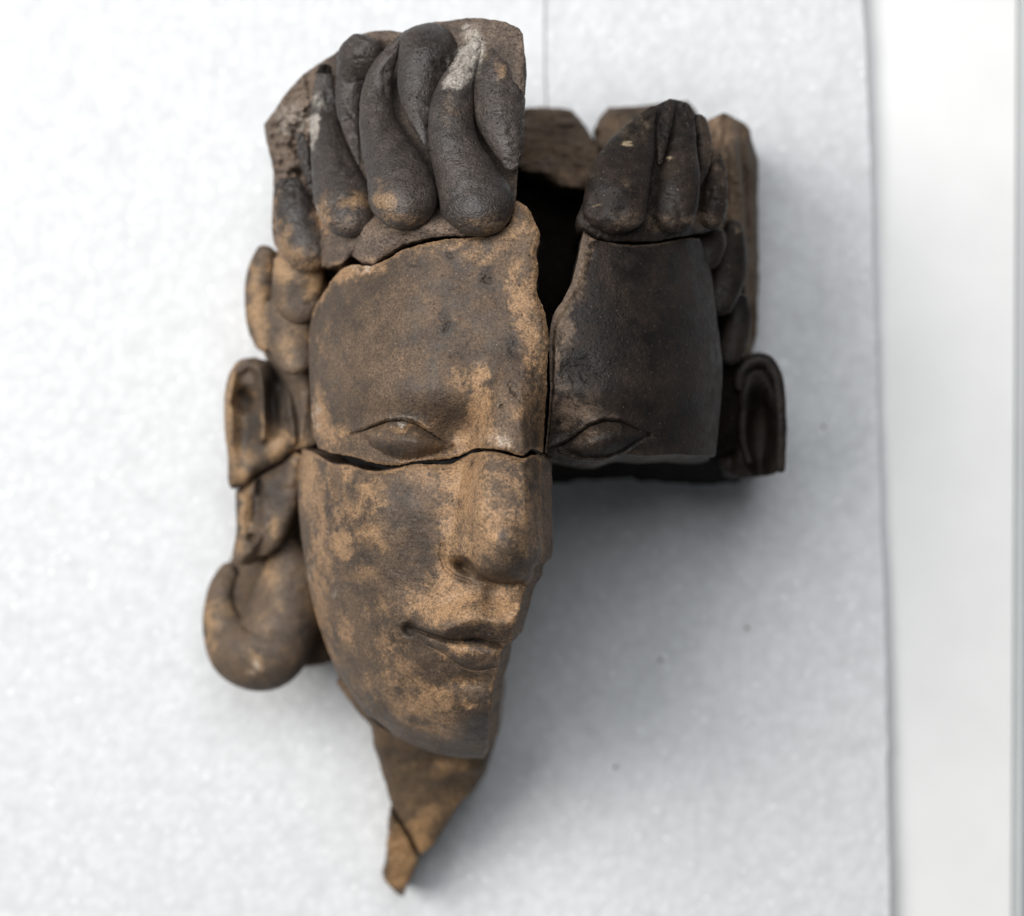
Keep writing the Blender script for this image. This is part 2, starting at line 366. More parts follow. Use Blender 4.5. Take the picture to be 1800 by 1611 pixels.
# ------------------------------------------------------------------ the setting: foam slab, board, floor beyond
def foam_material(name, colr, bump, scale):
    m = bpy.data.materials.new(name); m.use_nodes = True; nt = m.node_tree; N = nt.nodes; L = nt.links
    bs = N['Principled BSDF']; tc = N.new('ShaderNodeTexCoord')
    def tex(sc, det=3, r=.6):
        t = N.new('ShaderNodeTexNoise'); t.inputs['Scale'].default_value = sc; t.inputs['Detail'].default_value = det
        t.inputs['Roughness'].default_value = r; L.new(tc.outputs['Object'], t.inputs['Vector']); return t
    a, b = tex(scale), tex(scale*0.22)
    v = N.new('ShaderNodeTexVoronoi'); v.inputs['Scale'].default_value = scale*0.62; L.new(tc.outputs['Object'], v.inputs['Vector'])
    v.feature = 'SMOOTH_F1'
    add = N.new('ShaderNodeMath'); add.operation = 'MULTIPLY_ADD'; add.inputs[1].default_value = -0.9
    L.new(v.outputs['Distance'], add.inputs[0]); L.new(a.outputs['Fac'], add.inputs[2])
    cr = N.new('ShaderNodeMapRange'); cr.inputs['From Min'].default_value = -0.25; cr.inputs['From Max'].default_value = 0.55
    cr.inputs['To Min'].default_value = 0.90; cr.inputs['To Max'].default_value = 1.06; L.new(add.outputs[0], cr.inputs['Value'])
    c2 = N.new('ShaderNodeMapRange'); c2.inputs['From Min'].default_value = 0.3; c2.inputs['From Max'].default_value = 0.7
    c2.inputs['To Min'].default_value = 0.97; c2.inputs['To Max'].default_value = 1.03; L.new(b.outputs['Fac'], c2.inputs['Value'])
    mu = N.new('ShaderNodeMath'); mu.operation = 'MULTIPLY'; L.new(cr.outputs[0], mu.inputs[0]); L.new(c2.outputs[0], mu.inputs[1])
    vm = N.new('ShaderNodeVectorMath'); vm.operation = 'SCALE'; vm.inputs[0].default_value = colr; L.new(mu.outputs[0], vm.inputs['Scale'])
    sv = N.new('ShaderNodeTexVoronoi'); sv.inputs['Scale'].default_value = scale*0.52; L.new(tc.outputs['Object'], sv.inputs['Vector'])
    sr = N.new('ShaderNodeMapRange'); sr.interpolation_type = 'SMOOTHSTEP'
    for k_, x_ in zip(('From Min', 'From Max', 'To Min', 'To Max'), (0.09, 0.20, 1.0, 0.0)): sr.inputs[k_].default_value = x_
    L.new(sv.outputs['Distance'], sr.inputs['Value'])
    sc_ = N.new('ShaderNodeSeparateColor'); L.new(sv.outputs['Color'], sc_.inputs[0])
    st = N.new('ShaderNodeMath'); st.operation = 'GREATER_THAN'; st.inputs[1].default_value = 0.55; L.new(sc_.outputs[0], st.inputs[0])
    sm = N.new('ShaderNodeMath'); sm.operation = 'MULTIPLY'; L.new(sr.outputs[0], sm.inputs[0]); L.new(st.outputs[0], sm.inputs[1])
    sx = N.new('ShaderNodeMix'); sx.data_type = 'RGBA'; L.new(sm.outputs[0], sx.inputs[0]); L.new(vm.outputs[0], sx.inputs[6]); sx.inputs[7].default_value = (0.82, 0.83, 0.84, 1)  # foam sparkle painted in as brighter spots of base colour
    L.new(sx.outputs[2], bs.inputs['Base Color'])
    bs.inputs['Roughness'].default_value = 0.6; bs.inputs['Specular IOR Level'].default_value = 0.25
    bp = N.new('ShaderNodeBump'); bp.inputs['Strength'].default_value = bump; bp.inputs['Distance'].default_value = 0.001
    L.new(add.outputs[0], bp.inputs['Height']); L.new(bp.outputs[0], bs.inputs['Normal'])
    return m
M_foam = foam_material('white_foam', (0.635, 0.648, 0.66), 0.45, 330)
M_strip = foam_material('thin_foam', (0.642, 0.655, 0.667), 0.2, 330)
def plain(name, colr, rough, nscale=40, var=0.05):
    m = bpy.data.materials.new(name); m.use_nodes = True; nt = m.node_tree; N = nt.nodes; L = nt.links
    bs = N['Principled BSDF']; tc = N.new('ShaderNodeTexCoord')
    t = N.new('ShaderNodeTexNoise'); t.inputs['Scale'].default_value = nscale; L.new(tc.outputs['Object'], t.inputs['Vector'])
    r = N.new('ShaderNodeMapRange'); r.inputs['To Min'].default_value = 1-var; r.inputs['To Max'].default_value = 1+var; L.new(t.outputs['Fac'], r.inputs['Value'])
    vm = N.new('ShaderNodeVectorMath'); vm.operation = 'SCALE'; vm.inputs[0].default_value = colr; L.new(r.outputs[0], vm.inputs['Scale'])
    L.new(vm.outputs[0], bs.inputs['Base Color']); bs.inputs['Roughness'].default_value = rough
    return m
M_board = plain('white_board', (0.755, 0.76, 0.75), 0.45)
M_edge = plain('board_edge', (0.48, 0.50, 0.50), 0.5)
M_crumb = plain('crumb_clay', (0.20, 0.18, 0.15), 0.8)
M_floor = plain('grey_floor', (0.52, 0.53, 0.56), 0.6)

def slab(name, outline_xy, ztop, zbot, mat, bevel=1.0, parent=None):
    """a sheet with slightly rounded, cut edges; outline in mm, counter-clockwise"""
    o = np.array(outline_xy, float); n = len(o)
    tg = np.roll(o, -1, 0)-np.roll(o, 1, 0); tg /= np.linalg.norm(tg, axis=1)[:, None]
    inw = np.stack([-tg[:, 1], tg[:, 0]], -1)
    rows = []
    for k in range(5):
        a = k/4*math.pi/2
        rows.append(np.c_[o+inw*bevel*(1-math.sin(a)), np.full(n, ztop-bevel*(1-math.cos(a)))])
    rows.append(np.c_[o, np.full(n, zbot)])
    A = np.stack(rows)/1000
    cx = np.c_[np.full(n, o[:, 0].mean()), np.full(n, o[:, 1].mean()), np.full(n, ztop)]/1000
    me = bpy.data.meshes.new(name)
    off = np.array(origin(parent)) if parent else np.zeros(3)
    co = A.reshape(-1, 3)-off
    f = [tuple(x) for x in grid_faces(6, n, wrap=True)] + [tuple(range(n)), tuple(range(6*n-1, 5*n-1, -1))]
    me.from_pydata([tuple(c) for c in co], [], f); me.materials.append(mat); me.update()
    ob = bpy.data.objects.new(name, me); COL.objects.link(ob)
    if parent: ob.parent = parent
    return ob
def mm(u, v, z): return tuple(world(np.float64(u), np.float64(v), np.float64(z))[:2]*1000)
FT = 10.0                                          # foam thickness, mm
yy = np.linspace(-290, 290, 120)
xr = np.array([mm(itp(v_, [(-300, 1512), (0, 1520), (250, 1532), (700, 1545), (1200, 1561), (1611, 1566), (1900, 1570)]), v_, 0)[0] for v_ in 805.5-yy/(K*H)])
xr += (fbm(yy/9, 3.3)-.5)*1.6
xl = -330 + (fbm(yy/30, 8.3)-.5)*3
foam = slab('foam_sheet', np.r_[np.c_[xr, yy], np.c_[xl, yy][::-1]], 0.0, -FT, M_foam, 1.2)
foam['label'] = 'thick white foam sheet that the broken clay head lies on'; foam['category'] = 'foam sheet'
xs = mm(1783, 800, -FT)[0]
board = slab('table_top', [(-620, -420), (xs-2, -420), (xs+3, 420), (-620, 420)], -FT-0.6, -FT-20, M_board, 1.0)
board['kind'] = 'structure'
rail = slab('table_edge', [(xs-1.4, -420), (xs+3.5, -420), (xs+8.5, 420), (xs+3.6, 420)], -FT-1.5, -FT-26, M_edge, 0.8)
rail['kind'] = 'structure'
fl = slab('floor', [(-1500, -1200), (1500, -1200), (1500, 1200), (-1500, 1200)], -FT-90, -FT-110, M_floor, 1.0)
fl['kind'] = 'structure'
strip = slab('foam_strip', [mm(668, 230, 1.6), mm(962, 230, 1.6), mm(957, 120, 1.6), mm(958, -120, 1.6), mm(664, -120, 1.6)], 1.6, 0.15, M_strip, 0.5)
strip['label'] = 'thin flat white foam strip running out from under the top of the head'; strip['category'] = 'foam strip'

# ------------------------------------------------------------------ the modelled face as one height field (mm over the foam)
SIL_L = [(560,150),(545,330),(556,480),(538,600),(536,740),(522,860),(530,960),(552,1060),(586,1170),(638,1252),(700,1299),(765,1327),(850,1341),(960,1345),(1060,1330)]
SIL_R = [(1290,150),(1290,330),(1262,440),(1272,560),(1284,680),(1280,800),(1270,900)]
LID_L = [(618,764),(650,752),(680,741),(706,738),(732,746),(757,761),(780,777),(797,786)]
LOW_L = [(636,764),(655,785),(680,800),(706,809),(735,807),(765,799),(797,786)]
LID_R = [(966,792),(999,776),(1035,749),(1062,740),(1092,741),(1122,755),(1142,765)]
LOW_R = [(985,793),(1026,808),(1062,807),(1095,795),(1122,777),(1142,765)]
LIP_T = [(722,1098),(754,1105),(782,1108),(807,1099),(829,1090),(848,1088),(866,1094),(881,1099),(894,1094),(912,1080)]
LIP_S = [(722,1106),(736,1109),(764,1120),(784,1126),(810,1129),(833,1126),(851,1129),(881,1139),(905,1142)]
LIP_B = [(722,1114),(754,1135),(784,1151),(810,1170),(827,1177),(844,1179),(862,1175),(875,1172),(905,1165)]
NOSE_B = [(740,968),(772,984),(790,1002),(812,1016),(840,1021),(870,1025),(930,1031),(980,1034)]
def eye(u, v, lid, low, deep):
    yt, yb = itp(u, lid), itp(u, low)
    s = np.minimum(v-yt, yb-v); inside = (u > lid[0][0]+4) & (u < lid[-1][0]-2)
    hw = np.maximum(yb-yt, 1)
    z = np.where(inside & (s > 0), -2.2*sstep(0, 6, s) + 11.0*np.sin(np.clip((v-yt)/hw, 0, 1)*math.pi)**0.9*np.clip(hw/62, 0, 1), 0)
    d = dist_line(u, v, lid)
    z = z - deep*np.exp(-(d/3.4)**2)*itp(u, [(lid[0][0], 1.0), (0.5*(lid[0][0]+lid[-1][0]), 1.6), (lid[-1][0], .6)])                                       # incised lid line
    z = z + 3.4*np.exp(-np.maximum(yt-v, 0)/15)*(v < yt)*np.clip((u-lid[0][0])/25, 0, 1)*np.clip((lid[-1][0]-u)/40, 0, 1)   # soft fold over it
    z = z + 1.6*np.exp(-np.maximum(v-yb, 0)/7)*(v > yb)*np.clip((u-low[0][0])/20, 0, 1)*np.clip((low[-1][0]-u)/30, 0, 1)
    z = z - 1.6*np.exp(-(dist_line(u, v, low)/3.5)**2)
    return z
def zface(u, v):
    u = np.asarray(u, float); v = np.asarray(v, float)
    z = itp(v, [(0,146),(100,160),(200,168),(330,175),(410,178),(520,183),(640,186),(740,184),(800,182),(900,183),(1000,182),(1100,182),(1180,181),(1260,179),(1345,172)])
    z = z - 5*((u-905)/360)**2
    for sil, R, D in ((SIL_L, 270., 72.), (SIL_R, 250., 66.)):
        d = dist_line(u, v, sil)
        x = np.clip(d/R, 0, 1)
        side = itp(v, [(p[1], p[0]) for p in sil[:10]]) if sil is SIL_L else itp(v, [(p[1], p[0]) for p in sil])
        out = (u < side) if sil is SIL_L else (u > side)
        z = z - D*np.where(out, 1.0 + 0.0*d, 1-np.sqrt(np.clip(1-(1-x)**2, 0, 1)))
        z = z - np.where(out, d*0.12, 0)
    # brow and sockets
    z = z - 5*gauss(u, v, 720, 770, 120, 46) - 8*gauss(u, v, 800, 770, 40, 44) + 4*gauss(u, v, 700, 690, 130, 42)
    z = z - 5*gauss(u, v, 1060, 775, 110, 46) - 6*gauss(u, v, 985, 770, 34, 44) + 2.5*gauss(u, v, 1080, 690, 130, 40)
    z = z + 3*gauss(u, v, 720, 775, 95, 34) + 3*gauss(u, v, 1062, 775, 95, 34)
    z = z + eye(u, v, LID_L, LOW_L, 1.9) + 0.75*eye(u, v, LID_R, LOW_R, 1.9)
    # nose
    un = itp(v, [(540,915),(640,908),(740,894),(800,888),(900,885),(960,887),(1040,888)])
    hn = itp(v, [(540,0),(620,3.5),(700,11),(760,17),(800,19.5),(880,24),(940,28),(970,28),(1000,28),(1060,24)])
    wi = itp(v, [(560,0),(650,8),(740,18),(790,30),(900,36),(960,36),(1030,36)])
    wo = itp(v, [(560,110),(650,80),(740,72),(790,80),(900,98),(950,108),(1030,112)])
    du = np.abs(u-un)
    prof = np.maximum((1-sstep(wi, wo, du)) - 0.12*np.minimum(1, (du/np.maximum(wi+25, 1)))**2, 0)
    cut = 1-sstep(-26, 3, v-itp(u, NOSE_B))
    ridge = hn*prof*cut*(1-0.45*sstep(900, 985, v))
    tip = 27*np.clip(1-((u-889)/64)**2-((v-966)/60)**2, 0, 1)**0.58
    wing = 5.5*gauss(u, v, 806, 968, 24, 34)*cut
    z = z + (ridge**3 + tip**3 + 1e-6)**(1/3) + wing
    z = z - 1.4*np.exp(-(dist_line(u, v, [(777,958),(774,976),(783,1000),(800,1014),(826,1024)])/4.0)**2)
    rr = np.hypot(((u-817)*.86+(v-997)*.5)/21, (-(u-817)*.5+(v-997)*.86)/11)
    z = z - 13*np.exp(-rr**2.4) - 10*np.exp(-(np.hypot((u-944)/8, (v-1006)/13))**2.4)
    # upper lip, mouth, chin
    z = z - 2.0*np.exp(-((u-862+(v-1050)*0.12)/13)**2)*sstep(1022, 1040, v)*(1-sstep(1075, 1092, v))
    yt, ys, yb = itp(u, LIP_T), itp(u, LIP_S), itp(u, LIP_B)
    mu = sstep(716, 790, u)
    z = z + 8.5*mu*sstep(-56, -2, v-yt)*np.where(v < yt, 1, 0)
    t = np.clip((v-yt)/np.maximum(ys-yt, 1), 0, 1)
    z = z + mu*np.where((v >= yt) & (v < ys), 8.5-7.0*t**1.2, 0)
    s = np.clip((v-ys)/np.maximum(yb-ys, 1), 0, 1)
    z = z + mu*np.where((v >= ys) & (v < yb), 1.3 + 6.2*np.sin(math.pi*s**0.8)**0.8*np.clip((yb-ys)/40, 0, 1) - 0*s, 0)
    z = z + mu*np.where(v >= yb, 1.0*np.exp(-(v-yb)/25), 0)
    z = z - 2.6*np.exp(-(dist_line(u, v, LIP_S)/3.0)**2)*sstep(716, 730, u) - 2.2*np.exp(-((u-842)/16)**2-((v-1127)/5)**2)
    z = z - 0.8*np.exp(-(dist_line(u, v, LIP_B[1:-1])/1.6)**2)
    z = z - 5.0*np.exp(-(np.hypot((u-720)/11, (v-1106)/10))**2.4)
    z = z - 2.5*gauss(u, v, 826, 1198, 55, 16) + 5.5*gauss(u, v, 820, 1262, 75, 42)
    z = z + 3.5*gauss(u, v, 640, 930, 70, 90) - 2.0*gauss(u, v, 735, 1010, 30, 70) + 1.5*gauss(u, v, 690, 1090, 20, 40)
    return z
def wear(u, v, amp=0.5):
    a = (fbm(u/60, v/60, 1.7, 3)-.5)*2.0*amp + (fbm(u/9, v/9, 4.2, 3)-.5)*0.8*amp
    a = a - 0.35*amp*sstep(0.60, 0.74, fbm(u/11, v/11, 8.8, 3))
    return a
def chips(u, v, lst):
    a = 0
    u, v = (u + (fbm(u/15, v/15, 31.0, 3)-.5)*26 + (fbm(u/5, v/5, 21.0, 2)-.5)*7, v + (fbm(u/15, v/15, 77.0, 3)-.5)*26 + (fbm(u/5, v/5, 71.0, 2)-.5)*7)
    for cu, cv, ru, rv, dep in lst:
        r = np.hypot((u-cu)/ru, (v-cv)/rv) + (fbm(u/10, v/10, cu, 3)-.5)*0.9
        a = a - 0.8*dep*(1-sstep(0.0, 1.25, r))
    return a
CH = [(785,572,10,15,1.2),(855,490,8,13,1.4),(905,615,11,15,.9),(908,682,12,20,1.1),(884,718,7,8,2.0),(632,842,12,12,1.0),(617,866,10,14,1.0),
      (592,850,6,44,1.6),(612,836,30,20,1.0),(645,968,18,20,.8),(650,945,24,18,.5),(600,955,20,30,.5),(640,470,40,10,1.2),(1020,650,44,30,1.1),(1165,782,28,16,.9),(820,1238,12,9,.9),(725,455,14,9,.7),(795,450,14,8,.7),(586,588,4,20,.8)]
def zskin(u, v):
    calm = 1 - 0.75*gauss(u, v, 880, 910, 90, 130)
    return zface(u, v) + wear(u, v, 0.45)*calm + chips(u, v, CH)

FRAG = 'fitted fragments of the broken clay head'
# ---- forehead piece with closed eye (left half of the brow)
t = thing('brow_fragment', 'brown forehead piece with lowered eye and nose root, above the cheek piece', 'head fragment', 760, 620, 0, FRAG)
top = resample([(549,552),(556,535),(574,508),(598,478),(618,466),(654,467),(680,456),(705,442),(728,434),(782,421),(821,419),(866,409),(896,394),(903,372),(907,354),(925,363)], 330, 1.9, 1)
rgt = resample([(925,363),(938,384),(947,408),(944,451),(946,469),(942,505),(949,529),(957,547),(961,571),(965,595),(962,633),(961,678),(958,737),(953,796)], 300, 2.2, 2)
bot = resample([(559,788),(580,795),(624,804),(663,815),(696,818),(729,812),(782,808),(806,802),(836,788),(863,789),(892,793),(919,801),(936,789),(953,796)], 330, 1.5, 3)
lft = resample([(549,552),(544,580),(542,620),(544,660),(547,720),(552,760),(559,788)], 300, 0.4, 4)
top[0] = lft[0]; top[-1] = rgt[0]; bot[0] = lft[-1]; bot[-1] = rgt[-1]
U, V = coons(top, rgt, bot, lft)
def z_brow(u, v):
    z = zskin(u, v)
    e = dist_line(u, v, rgt[::6]); b = dist_line(u, v, bot[::8])
    z = z - 2.6*np.exp(-e/7.0)*(0.5+fbm(u/14, v/14, 2)) - 1.6*np.exp(-b/3.0)
    z = z - 1.2*np.exp(-dist_line(u, v, top[::8])/3.5)
    return z
def rim(u, v, line, wd, s):
    return s*(1-sstep(0.2, 1.3, dist_line(u, v, line[::8])/wd + (fbm(u/13, v/13, 5.5, 3)-.5)*2.2))
def in_eye(lid, low, pad=5):
    return lambda u, v: (u > lid[0][0]-pad) & (u < lid[-1][0]+pad) & (v > itp(u, lid)-pad) & (v < itp(u, low)+pad)
shell(t, U, V, z_brow, lambda u, v: itp(u, [(540, 70), (620, 55), (960, 62)]), M_face,
      [('eye', in_eye(LID_L, LOW_L)), ('nose_bridge', lambda u, v: (v > 690) & (np.abs(u-900) < 52+(v-690)*0.12))], M_rough,
      extra=lambda u, v: rim(u, v, rgt, 12, .75)+rim(u, v, bot, 6, .6)+rim(u, v, top, 6, .6))

# ---- cheek piece: nose, half mouth, chin
t = thing('cheek_fragment', 'large tan cheek piece with nose, half mouth, chin and a heavy ear ring', 'head fragment', 720, 1060, 0, FRAG)
top = resample([(531,790),(545,794),(559,801),(581,814),(618,819),(640,826),(674,828),(699,823),(717,818),(764,817),(792,816),(810,808),(829,798),(866,795),(910,804),(922,806),(936,800),(952,808)], 330, 1.5, 5)
rgt = resample([(952,808),(952,830),(952,860),(953,900),(954,940),(955,975),(951,990),(940,997),(936,1016),(922,1039),(913,1077),(903,1111),(899,1126),(884,1140),(877,1173),(869,1201),(863,1250),(859,1280),(856,1322),(848,1334)], 420, 0.45, 6)
bot = resample([(632,1244),(650,1262),(672,1280),(700,1297),(760,1323),(800,1332),(848,1334)], 330, 0.3, 7)
lft = resample([(531,790),(526,820),(524,870),(528,930),(538,1000),(553,1072),(574,1138),(598,1194),(632,1244)], 420, 0.4, 8)
top[0] = lft[0]; top[-1] = rgt[0]; bot[0] = lft[-1]; bot[-1] = rgt[-1]
U, V = coons(top, rgt, bot, lft)
def z_cheek(u, v):
    z = zskin(u, v) - 1.5
    z = z - 1.8*np.exp(-dist_line(u, v, top[::8])/4.0) - 1.2*np.exp(-dist_line(u, v, rgt[::8])/3.0)
    return z
def in_lip(a, b):
    return lambda u, v: (u > 716) & (v > itp(u, a)) & (v <= itp(u, b))
shell(t, U, V, z_cheek, lambda u, v: itp(u, [(520, 70), (620, 45), (960, 26)])+itp(v, [(800, 0), (1100, 6), (1340, 36)]), M_face,
      [('nose', lambda u, v: (v < itp(u, NOSE_B)+3) & (np.abs(u-itp(v, [(790,903),(900,896),(960,890)])) < itp(v, [(790,80),(900,94),(960,112),(1030,112)]))),
       ('upper_lip', in_lip(LIP_T, LIP_S)), ('lower_lip', in_lip(LIP_S, LIP_B))], M_rough, wall_rows=12, drift=(4, 0), extra=lambda u, v: rim(u, v, rgt, 7, .6)+rim(u, v, top, 7, .7))
CHEEK = t

# ---- hair piece with the big swept curls
t = thing('hair_fragment', 'large hair piece of thick swept curls, one with a whitish scraped tip', 'head fragment', 720, 250, 0, FRAG)
HAIR = [(464,219),(490,184),(510,155),(534,130),(559,112),(579,100),(591,92),(612,72),(630,61),(660,54),(690,54),(711,58),(735,50),(765,39),(786,38),(819,32),(849,32),(888,39),(912,50),(920,60),
 (922,96),(922,150),(918,198),(912,249),(910,300),(908,345),(900,387),(882,401),(840,412),(813,415),(780,415),(744,421),(708,430),(684,446),(657,464),(630,457),(618,449),(600,464),(585,467),(560,470),(520,462),(490,448),
 (479,420),(478,375),(481,330),(480,300),(469,249)]
def z_hair(u, v):
    z = zface(u, v) + 1.6
    z = z - 13.0*sstep(60, 110, v)*sstep(405, 360, v)*sstep(548, 575, u)*sstep(925, 905, u)
    z = np.where(v < 300, z + itp(v, [(0, -2), (80, -1), (200, 3), (300, 0)]), z)
    z = z - 8*sstep(600, 480, u)*sstep(330, 200, v)
    back = sstep(70, 40, v - itp(u, [(560,40),(700,10),(800,-2),(920,8)]))
    z = z + back*9*sstep(780, 860, u)
    return z + (fbm(u/14, v/14, 3.3, 5)-.5)*1.6
def z_left_floor(u, v):                       # keeps the left rim of the skull above the temple
    ro = itp(u, [(460, 1), (560, .8), (605, .1), (920, .12)])*sstep(470, 400, v)
    rock = (fbm(u/45, v/45, 3.3, 5, .6)-.5)*30 + np.abs(fbm(u/16, v/16, 6.3, 4)-.5)*-26 + (fbm(u/7, v/7, 2.3, 3)-.5)*5
    return np.maximum(z_hair(u, v), 100 + 0.16*(u-460)) + ro*rock
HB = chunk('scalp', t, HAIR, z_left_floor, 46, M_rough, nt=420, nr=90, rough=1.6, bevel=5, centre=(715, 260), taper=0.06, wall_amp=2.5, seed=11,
           crease_shade=lambda u, v: 0.85*sstep(66, 100, v)*sstep(395, 350, v)*sstep(560, 590, u)*sstep(915, 900, u))  # hair's own dark clay plus crevice shade painted between the curls
def zb(u, v): return np.maximum(zface(u, v), 104 + 0.10*(u-460))
def curl(path, mat, hr=0.95, zoff=1.0, parent=None, amp=0.45, **k):
    return tube('curl', parent or t, path, zb, hr, mat, zoff, amp=amp*1.5, n=90, m=44, low=0.8, sq=1.72, **k)
curl([(762,40,16),(757,66,48),(746,105,47),(735,150,37),(735,190,27),(741,222,16),(748,256,4)], M_hair, .75, 1, cap0=14)
curl([(882,64,32),(882,110,43),(878,160,46),(880,210,43),(892,255,30),(903,302,10)], M_hair, .75, 1, cap0=14)
curl([(652,66,26),(634,100,40),(618,145,28),(612,190,21),(618,235,14),(632,290,3)], M_hair, .8, 2, cap0=12)
curl([(527,232,5),(533,265,11),(542,300,10),(551,342,3)], M_hair, 1.0, 4)
curl([(571,112,13),(570,160,20),(572,210,27),(579,260,33),(590,310,43),(602,350,50),(613,382,47),(618,419,44)], M_hair, .85, 4, cap0=8, cap1=44)
curl([(708,60,4),(690,90,13),(672,125,22),(662,170,28),(664,215,33),(678,260,44),(697,305,55),(708,345,61),(712,375,58),(714,406,54)], M_hair, .85, 3, cap1=54)
c2 = curl([(845,66,8),(826,98,19),(806,140,29),(795,185,38),(793,230,42),(804,275,47),(823,320,57),(838,360,65),(842,390,60),(842,417,56)], M_hair, .8, 3, cap1=50)
c2['label'] = 'dark curl with a whitish scraped tip'
curl([(504,312,20),(511,350,32),(522,385,40),(535,420,48),(543,448,46),(547,478,42)], M_hair, .85, 5, cap0=8, cap1=42)

# ---- pointed tuft of hair on the right half
t = thing('hair_fragment', 'small pointed tuft of dark charred curls standing on the black right-hand brow piece', 'head fragment', 1150, 330, 0, FRAG)
TUFT = [(1179,174),(1150,186),(1119,208),(1095,229),(1072,264),(1041,314),(1029,345),(1014,382),(1018,398),(1051,418),(1079,423),(1116,426),(1159,423),(1184,418),(1206,414),(1252,406),(1265,393),(1277,387),
        (1279,357),(1274,295),(1262,267),(1248,258),(1248,227),(1240,206),(1221,199),(1209,188),(1200,178)]
def zt(u, v): return np.maximum(zface(u, v)-1 - 0.05*np.maximum(0, 330-v), 96)
chunk('scalp', t, TUFT, lambda u, v: zt(u, v)+(fbm(u/12, v/12, 6, 4)-.5)*2, 52, M_dark, nt=300, nr=50, rough=1.2, bevel=3, centre=(1165, 320), taper=0.05, seed=13, bpow=6)
def tcurl(path, hr=.8, zoff=1.5, **k): return tube('curl', t, path, zt, hr, M_dark, zoff, amp=0.8, n=80, m=40, low=.8, sq=1.75, **k)
tcurl([(1151,187,5),(1129,225,25),(1110,265,43),(1093,305,53),(1083,345,56),(1079,380,56),(1076,412,50)], .62, 1, cap1=40)
tcurl([(1180,174,7),(1169,215,13),(1163,255,10),(1159,290,3)], .9, 2)
tcurl([(1203,179,11),(1201,220,21),(1197,260,28),(1194,300,36),(1190,340,40),(1184,375,40),(1179,412,38)], .75, 3, cap1=36)
tcurl([(1226,201,9),(1236,240,14),(1238,280,12),(1229,328,3)], 1.0, 5)
tcurl([(1256,263,7),(1261,300,16),(1257,345,21),(1252,380,22),(1248,404,20)], .9, 8)

# ---- right brow piece, dark
t = thing('brow_fragment', 'charred black right-hand brow piece with closed eye, side curls and dark ear', 'head fragment', 1120, 620, 0, FRAG)
top = resample([(1026,406),(1046,421),(1080,428),(1116,431),(1159,428),(1184,423),(1206,419),(1230,420)], 260, 0.7, 21)
rgt = resample([(1230,420),(1240,445),(1250,480),(1256,528),(1262,574),(1266,605),(1270,650),(1268,695),(1264,740),(1258,801)], 300, 0.3, 22)
bot = resample([(958,796),(980,801),(1026,810),(1062,809),(1090,799),(1140,801),(1188,799),(1230,801),(1258,801)], 260, 1.0, 23)
lft = resample([(1026,406),(1020,435),(1013,466),(1001,506),(988,530),(974,550),(968,574),(966,636),(967,689),(964,740),(958,796)], 300, 1.4, 24)
top[0] = lft[0]; top[-1] = rgt[0]; bot[0] = lft[-1]; bot[-1] = rgt[-1]
U, V = coons(top, rgt, bot, lft)
def z_rbrow(u, v):
    z = zface(u, v) + wear(u, v, 0.16) + chips(u, v, CH) - 3.5
    bev = dist_line(u, v, lft[::6]); wdt = itp(v, [(410, 24), (520, 17), (600, 11), (700, 6), (800, 4)])
    z = z - 5.0*(1-sstep(0.5, 1.15, bev/wdt+(fbm(u/9, v/9, 5)-.5)*.5)) - 1.4*np.exp(-dist_line(u, v, top[::6])/3)
    return z
shell(t, U, V, z_rbrow, lambda u, v: itp(u, [(960, 66), (1260, 66)]), M_dark, [('eye', in_eye(LID_R, LOW_R))], M_dark, drift=(0, -3), extra=lambda u, v: rim(u, v, lft, itp(v, [(410, 24), (520, 17), (600, 11), (700, 6), (800, 4)]), .8)+rim(u, v, top, 4, .4))
def zr(u, v): return itp(u, [(1200, 140), (1250, 118), (1290, 104), (1340, 92)])
def scurl(path, hr=.9, zoff=0, **k): return tube('curl', t, path, zr, hr, M_dark, zoff, amp=0.4, n=70, m=36, low=.9, **k)
scurl([(1297,515,16),(1297,560,24),(1290,600,24),(1279,642,16)], .9, -6, cap0=10)
scurl([(1289,386,12),(1287,420,23),(1281,460,33),(1273,500,33),(1264,535,26),(1258,555,22)], .9, 0, cap0=8, cap1=22)
scurl([(1252,398,22),(1247,425,30),(1243,450,26),(1239,476,20)], .9, 4, cap0=6, cap1=20)
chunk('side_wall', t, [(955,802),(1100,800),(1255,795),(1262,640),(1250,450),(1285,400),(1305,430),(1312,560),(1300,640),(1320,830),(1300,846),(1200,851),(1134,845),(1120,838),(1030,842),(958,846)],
      lambda u, v: itp(u, [(955, 96), (1250, 98), (1320, 84)])-itp(v, [(792, 0), (812, 14), (850, 62)]), 4, M_shade, nt=240, nr=44, rough=2.2, centre=(1200, 780), seed=31, wall_amp=2.5, top_amp=4)  # shade under the brow painted in by the near-black clay
ear = chunk('ear', t, [(1262,650),(1290,632),(1314,626),(1341,621),(1362,635),(1374,659),(1380,710),(1383,764),(1377,806),(1368,828),(1335,838),(1290,836),(1262,812)],
      lambda u, v: 88 + 4*gauss(u, v, 1320, 700, 30, 60) - 17*np.exp(-np.hypot((u-1335)/22, (v-766)/76)**4) - 9*np.exp(-np.hypot((u-1283)/14, (v-740)/70)**3) + 2*gauss(u, v, 1372, 740, 9, 90),
      30, M_dark, nt=200, nr=60, rough=0.8, bevel=5, smooth=True, seed=33, bpow=5)
tube('helix', ear, [(1300,690,9),(1303,655,11),(1322,636,12),(1345,634,12),(1362,655,11),(1371,700,10),(1374,760,9),(1372,832,8)], lambda u, v: 91+0*u, 1.0, M_dark, 0, n=80, m=24)
tube('antihelix', ear, [(1316,680,7),(1308,720,7),(1306,770,7),(1318,815,6)], lambda u, v: 89+0*u, 1.0, M_dark, 0, n=50, m=20)

